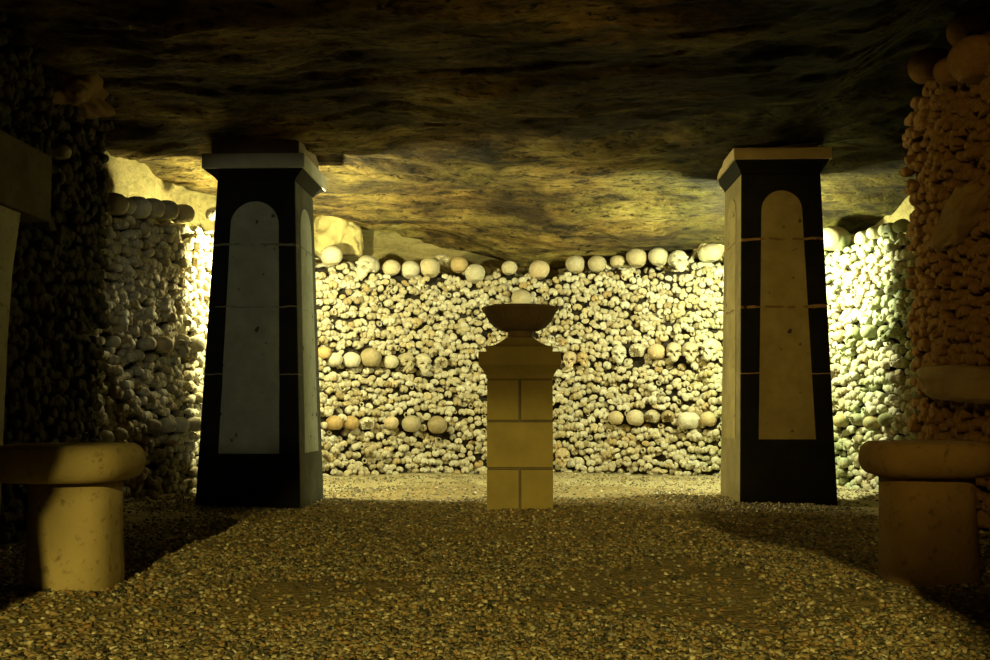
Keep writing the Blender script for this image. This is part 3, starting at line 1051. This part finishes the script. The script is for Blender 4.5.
# ------------------------------------------------------------------ long bones with their ends showing
def bone_geo(kind, seed, seg=18):
    """end looks along +Y; local x across, z up. returns V, quads"""
    r_ = random.Random(seed)
    rings = []
    L = r_.uniform(.11, .14)
    # (depth along y, radial share)
    prof_ = [(0.021, .12), (0.0212, .40), (0.0205, .66), (0.017, .86), (0.009, .97), (-.003, 1.0), (-.018, .97), (-.032, .78), (-.05, .52), (-.07, .42), (-L, .40)]
    a0 = r_.uniform(.9, 1.15)
    b0 = r_.uniform(.78, .95)
    asym = r_.uniform(-.12, .12)
    nd = r_.uniform(.50, .80)
    for (y, k) in prof_:
        ring = []
        for i in range(seg):
            a = 2 * PI * i / seg - PI / 2
            c, s = math.cos(a), math.sin(a)
            if kind == 'condyle':
                da = abs(((a + PI / 2 + PI) % (2 * PI)) - PI)
                db = abs(((a - PI / 2 + PI) % (2 * PI)) - PI)
                rho = 1.06 - nd * math.exp(-(da / .25) ** 2) - .03 * math.exp(-(db / .3) ** 2) + asym * c
                y2 = y + (.006 * abs(c) - .004) * k * 1.2 - (.018 * math.exp(-(da / .26) ** 2) * max(0, 1 - 2.2 * abs(k - .8)))
                sx_, sz_ = .0335 * a0, .0345 * b0
            elif kind == 'plateau':
                rho = 1.0 + .05 * math.cos(2 * a) - .30 * math.exp(-((s + 1) / .5) ** 2) + asym * c
                y2 = y * .62 - .005 * math.exp(-((abs(c * k) - .5) / .25) ** 2) * (k < .9)
                sx_, sz_ = .033 * a0, .031 * b0
            elif kind == 'ball':
                rho = 1.0 + asym * c * .5
                y2 = y * 1.05
                sx_, sz_ = .0255, .0255
            else:   # hollow broken shaft
                rho = 1.0 + .12 * math.cos(2 * a + seed) + .05 * math.cos(5 * a)
                sx_, sz_ = .021, .0205
                y2 = y
            kk = k
            if kind == 'hollow':
                hp = {0: (-.05, .05), 1: (-.045, .45), 2: (-.01, .52), 3: (.014, .58), 4: (.018, .78), 5: (.014, .96), 6: (0, 1.0), 7: (-.02, .98), 8: (-.05, .96), 9: (-.07, .95), 10: (-L, .95)}
                y2, kk = hp[len(rings)]
            ring.append((sx_ * rho * kk * c, y2, sz_ * rho * kk * s))
        rings.append(ring)
    V = [p for rr in rings for p in rr]
    f = []
    for k in range(len(rings) - 1):
        for i in range(seg):
            j = (i + 1) % seg
            f.append((k * seg + i, k * seg + j, (k + 1) * seg + j, (k + 1) * seg + i))
    V = np.array(V)
    nv = len(V)
    V = np.vstack([V, [[0, rings[0][0][1], 0]], [[0, -L, 0]]])
    tri = []
    for i in range(seg):
        j = (i + 1) % seg
        tri.append((nv, j, i))
        e = (len(rings) - 1) * seg
        tri.append((nv + 1, e + i, e + j))
    return V, np.array(f), np.array(tri)


KINDS = ['condyle'] * 14 + ['plateau'] * 4 + ['ball'] * 3 + ['hollow']
GEO = [bone_geo(k, 40 + i) for i, k in enumerate(KINDS)]
bone_meshes = [None] * len(GEO)


def blocked(px, py):
    """pixel boxes of the things that stand in front of the walls"""
    for x0, y0, x1, y1 in ((192, 140, 326, 520), (718, 140, 840, 505), (484, 340, 557, 515), (482, 300, 560, 340), (-10, 440, 150, 600), (850, 438, 995, 600), (-10, 110, 55, 225), (-10, 200, 14, 445)):
        if x0 <= px <= x1 and y0 <= py <= y1:
            return True
    return False


cands = []    # (score, matrix, kind index, wall)
spot_np = {k: np.array([(s, z, w) for kk, s, z, w in skull_spots if kk == k]) for k in ('apse', 'left', 'right')}


def fill(key, wall, s0, s1, ztopf, tilt=0.0, dx=.0505, dz=.0415):
    z = 0.02
    row = 0
    while True:
        ztop_any = False
        s = s0 + (row % 2) * dx * .5 + random.uniform(0, .02)
        while s < s1:
            zz = z + random.gauss(0, .0135) + .014 * math.sin(s * 23 + row) + 0.012 * math.sin(s * 3.1 + row * .2)
            zt_ = ztopf(s)
            step = dx * random.uniform(.82, 1.16)
            if zz < zt_:
                ztop_any = True
                ok = True
                sp = spot_np[key]
                if len(sp):
                    ds = np.abs(sp[:, 0] - s) / (sp[:, 2] * .5 + .012)
                    dzv = np.abs(sp[:, 1] - zz) / (sp[:, 2] * .5 + .008)
                    if ((ds ** 2 + dzv ** 2) < 1).any():
                        ok = False
                if random.random() < (.38 if DEEP else .012):
                    ok = False       # gaps where a bone has dropped out
                if ok:
                    p, nn, d = wall.at(s)
                    k = random.randrange(len(GEO))
                    roll = random.gauss(0, .36) + (PI if random.random() < .12 else 0)
                    base = math.atan2(nn.y, nn.x) - PI / 2
                    R = Matrix.Rotation(base + random.gauss(0, .16), 4, 'Z') @ Matrix.Rotation(random.gauss(0, .14), 4, 'X') @ Matrix.Rotation(roll, 4, 'Y')
                    sc = random.uniform(.75, .96)
                    loc = p + nn * (random.gauss(-.003, .012) + SHIFT)
                    Mx = Matrix.Translation((loc.x, loc.y, zz)) @ R @ Matrix.Scale(sc, 4)
                    cands.append((Mx, k, key, nn, sc))
            s += step
        z += dz
        row += 1
        if not ztop_any:
            break


SHIFT = 0.0
DEEP = False
fill('apse', APSE, .1, APSE.L - .1, lambda s: 1.49 + .02 * math.sin(s * 7) + .015 * math.sin(s * 19))
fill('left', LEFT, 1.6, LEFT.L + .0, lambda s: 1.98 + .03 * math.sin(s * 9))
fill('right', RIGHT, .0, RIGHT.L - 1.6, lambda s: 1.93 + .03 * math.sin(s * 9))
DEEP = True
SHIFT = -0.034      # bones packed further in, seen through the gaps
n_front = len(cands)
fill('apse', APSE, .13, APSE.L - .1, lambda s: 1.46, 0, .066, .052)
fill('left', LEFT, 3.5, LEFT.L, lambda s: 1.95, 0, .066, .052)
fill('right', RIGHT, .0, RIGHT.L - 3.5, lambda s: 1.90, 0, .066, .052)
n_deep = len(cands)
# loose bones lying on top of the back wall
for i in range(170):
    s = random.uniform(.5, APSE.L - .5)
    p, nn, d = APSE.at(s)
    sp = spot_np['apse']
    zz = 1.515 + random.uniform(0, .035)
    off = random.uniform(-.16, -.02)
    if off > -.10 and ((np.abs(sp[:, 0] - s) < sp[:, 2] * .55) & (np.abs(sp[:, 1] - zz) < .08)).any():
        off = random.uniform(-.20, -.14)
    loc = p + nn * off
    R = Matrix.Rotation(random.uniform(0, 2 * PI), 4, 'Z') @ Matrix.Rotation(random.gauss(0, .3), 4, 'X') @ Matrix.Rotation(random.uniform(0, 6), 4, 'Y')
    cands.append((Matrix.Translation((loc.x, loc.y, zz)) @ R @ Matrix.Scale(random.uniform(.7, 1.0), 4), random.randrange(len(GEO)), 'apse', nn, .7))

scored = []
for i, (Mx, k, key, nn, sc) in enumerate(cands):
    if n_front <= i < n_deep:
        continue
    p = Mx.translation
    pr = project(p)
    if pr is None or not (4 < pr[0] < 986 and 20 < pr[1] < 640) or blocked(pr[0], pr[1]):
        continue
    view = (CAM - p).normalized()
    a = (sc / pr[2]) ** 2 * max(.25, nn.dot(view))
    if key == 'apse' and (pr[0] < 106 or pr[0] > 904):
        continue
    if key == 'left' and pr[0] < 14:
        continue
    scored.append((a, i))
scored.sort(reverse=True)
chosen = set(i for _, i in scored[:300])
LAB = {'apse': ('pale knobbly long bone end packed in the curved back wall', 'long bones packed in the back wall'),
       'left': ('dark knobbly long bone end packed in the shadowed left wall', 'long bones packed in the left wall'),
       'right': ('brown knobbly long bone end packed in the near right wall', 'long bones packed in the right wall')}
BM = {'apse': M['bone'], 'left': M['bone_shaded'], 'right': M['bone_brown']}
protoB = {}
for i in sorted(chosen):
    Mx, k, key, nn, sc = cands[i]
    if (k, key) not in protoB:
        V, f, tr = GEO[k]
        o = link('long_bone', np_mesh('long_bone', V, [f, tr], BM[key]))
        protoB[k, key] = o
    else:
        o = protoB[k, key].copy()
        COL.objects.link(o)
    o.matrix_world = Mx
    tag(o, LAB[key][0], 'bone', LAB[key][1])

VV, FQ, FT, MQ, MT, off = [], [], [], [], [], 0
for i, (Mx, k, key, nn, sc) in enumerate(cands):
    if i in chosen:
        continue
    V, f, tr = GEO[k]
    A = np.array(Mx)
    VV.append(V @ A[:3, :3].T + A[:3, 3])
    FQ.append(f + off)
    FT.append(tr + off)
    mi = ('apse', 'left', 'right').index(key)
    MQ.append(np.full(len(f), mi, dtype=np.int32))
    MT.append(np.full(len(tr), mi, dtype=np.int32))
    off += len(V)
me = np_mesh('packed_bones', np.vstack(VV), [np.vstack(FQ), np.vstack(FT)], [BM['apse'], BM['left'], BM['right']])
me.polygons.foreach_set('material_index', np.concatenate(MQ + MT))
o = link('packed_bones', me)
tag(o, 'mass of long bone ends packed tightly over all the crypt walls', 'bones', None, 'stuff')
print('bones', len(cands), 'verts', off)

# ------------------------------------------------------------------ sandy ledge at the foot of the bone wall
n_ = 420
V, f = [], []
prof = [(0.0, -.05), (0.0, .05), (.08, .040), (.16, .034), (.24, .030), (.32, .026), (.40, .022), (.48, .014), (.56, .004), (.64, -.01), (.70, -.06)]
for i in range(n_ + 1):
    p, nn, d = APSE.at(APSE.L * i / n_)
    for k, (o_, z) in enumerate(prof):
        si = APSE.L * i / n_
        w = o_ * (.30 + .70 * sstep(0, 1.3, min(si - 1.1, APSE.L - 1.1 - si)))
        q_ = p + nn * w
        V.append((q_.x, q_.y, floor_z(q_.x, q_.y) + z + .012 * fbm(q_.x * 7, q_.y * 7, 0, 4) * (k > 1)))
K = len(prof)
for i in range(n_):
    for k in range(K - 1):
        a = i * K + k
        f.append((a, a + K, a + K + 1, a + 1))
structure(link('trim_1', np_mesh('trim_1', np.array(V), [np.array(f)], M['sand'])), 'pale sandy ledge along the foot of the bone wall', 'ledge')

# ------------------------------------------------------------------ gravel stones
cube = np.array([(x, y, z) for x in (-1, 1) for y in (-1, 1) for z in (-1, 1)], dtype=float)
cf = np.array([(0, 1, 3, 2), (4, 6, 7, 5), (0, 4, 5, 1), (2, 3, 7, 6), (0, 2, 6, 4), (1, 5, 7, 3)])
pts = []
KEEP = [(PLd[0], PLd[1], PLd[2]), (PRd[0], PRd[1], PRd[2]), (pc.x, YP + hwp, hwp)]


def scatter(n, y0, y1, smin, smax):
    c = 0
    while c < n:
        y = random.uniform(y0, y1)
        x = random.uniform(-.60 * y - .12, .53 * y + .12)
        if not -1.9 < x < 1.8:
            continue
        if any(abs(x - a) < hh and abs(y - b) < hh for a, b, hh in KEEP):
            continue
        dens = .55 + .9 * fbm(x * 1.4 + 2, y * 1.4, 7.0, 3)
        if random.random() > min(1, max(.10, .62 + 1.5 * (dens - .55))):
            continue
        pts.append((x, y, random.uniform(smin, smax) ** 1.0))
        c += 1


scatter(17000, 1.55, 2.4, .0045, .0105)
scatter(17000, 2.4, 3.5, .0048, .011)
scatter(16000, 3.5, 5.4, .005, .011)
scatter(1800, 5.4, 6.1, .005, .011)
scatter(350, 6.0, 6.5, .004, .009)
crumb_dz = {}
for _ in range(3600):
    si = random.uniform(.4, APSE.L - .4)
    p, nn, d = APSE.at(si)
    o_ = random.uniform(.03, .62)
    q_ = p + nn * o_ * (.30 + .70 * sstep(0, 1.3, min(si - 1.1, APSE.L - 1.1 - si)))
    crumb_dz[len(pts)] = .038 - .03 * sstep(.2, .6, o_)
    pts.append((q_.x, q_.y, random.uniform(.003, .009)))
N = len(pts)
Vs = np.empty((N, 8, 3), dtype=np.float32)
for i, (x, y, s) in enumerate(pts):
    a, b, c = rng.uniform(0, 6.28), rng.uniform(-.5, .5), rng.uniform(-.5, .5)
    R = np.array(Matrix.Rotation(a, 3, 'Z') @ Matrix.Rotation(b, 3, 'X') @ Matrix.Rotation(c, 3, 'Y'))
    q_ = cube * rng.uniform(.55, 1.0, (8, 3)) * np.array((1.1, .85, .6)) * s * .8
    Vs[i] = q_ @ R.T + np.array((x, y, floor_z(x, y) + s * .22 + crumb_dz.get(i, 0.0)))
FQ = (cf[None] + (np.arange(N) * 8)[:, None, None]).reshape(-1, 4)
o = link('gravel', np_mesh('gravel', Vs.reshape(-1, 3), [FQ], M['stones'], False))
tag(o, 'loose brown and grey gravel strewn over the crypt floor', 'gravel', None, 'stuff')

# ------------------------------------------------------------------ unseen passage walls, edges shaped to cast shadows
shadow_wall('shadow_wall_left', -0.792, -2.6, -.86, -.74, 1.3)
shadow_wall('shadow_wall_right', 0.1, 2.6, -.86, -.74, 4.1, ((0, 1.098, 1.115, 1.17, 1.235, 1.277, 1.34, 1.37, 2.5), (.24, .22, -.035, -.052, -.14, -.224, -.24, .08, .10)))  # bulge in this edge added to shade the right bollard and gravel

# ------------------------------------------------------------------ lights
def point(name, loc, energy, color, r=0.03):
    d = bpy.data.lights.new(name, 'POINT')
    d.energy = energy
    d.color = color
    d.shadow_soft_size = r
    o = bpy.data.objects.new(name, d)
    COL.objects.link(o)
    o.location = loc
    return o


def spot(name, loc, target, energy, color, size, blend, r=0.05):
    d = bpy.data.lights.new(name, 'SPOT')
    d.energy = energy
    d.color = color
    d.spot_size = math.radians(size)
    d.spot_blend = blend
    d.shadow_soft_size = r
    o = bpy.data.objects.new(name, d)
    COL.objects.link(o)
    o.location = loc
    o.rotation_euler = (Vector(target) - Vector(loc)).to_track_quat('-Z', 'Y').to_euler()
    return o


spot('added_fill_left_alcove', (-1.62, 5.62, 1.25), (-1.98, 5.12, .95), 22, (1.0, .88, .42), 60, .8, .03)  # extra unseen spot, added to brighten the left alcove bones
point('lamp_behind_left_pillar', (PLd[0] - .04, PLd[1] + .215 + .085, 1.36), 142, (1.0, .96, .48), .03)
point('lamp_behind_right_pillar', (PRd[0] + .02, PRd[1] + .215 + .058, 1.36), 150, (.95, 1.0, .58), .03)
spot('passage_lamp', (-.55, -2.4, 1.7), (-.26, 1.55, .02), 600, (1.0, .78, .20), 29, .30, .008)
spot('added_fill_pedestal', (-.10, -.62, 1.40), (.15, 4.6, .98), 140, (1.0, .70, .18), 33, .6, .04)  # unseen fill added for the pedestal and pillar panels
spot('added_fill_white', (0.25, -.65, 1.6), (-1.40, 4.85, 1.06), 74, (.96, 1.0, .70), 16.5, .3, .05)  # unseen cool spot added to lift the left pillar front
spot('added_fill_amber', (-0.7, -.65, 1.84), (1.75, 4.1, 1.2), 110, (1.0, .66, .15), 42, .7, .05)  # unseen warm fill added over the right wall and its shadows

w = bpy.data.worlds.new('world')
scene.world = w
w.use_nodes = True
w.node_tree.nodes['Background'].inputs[0].default_value = (.9, 1.0, .7, 1)
w.node_tree.nodes['Background'].inputs[1].default_value = 0.0

scene.view_settings.view_transform = 'Standard'
scene.view_settings.look = 'None'
scene.view_settings.exposure = 0.0
scene.view_settings.gamma = 1.0
scene.view_settings.use_curve_mapping = False
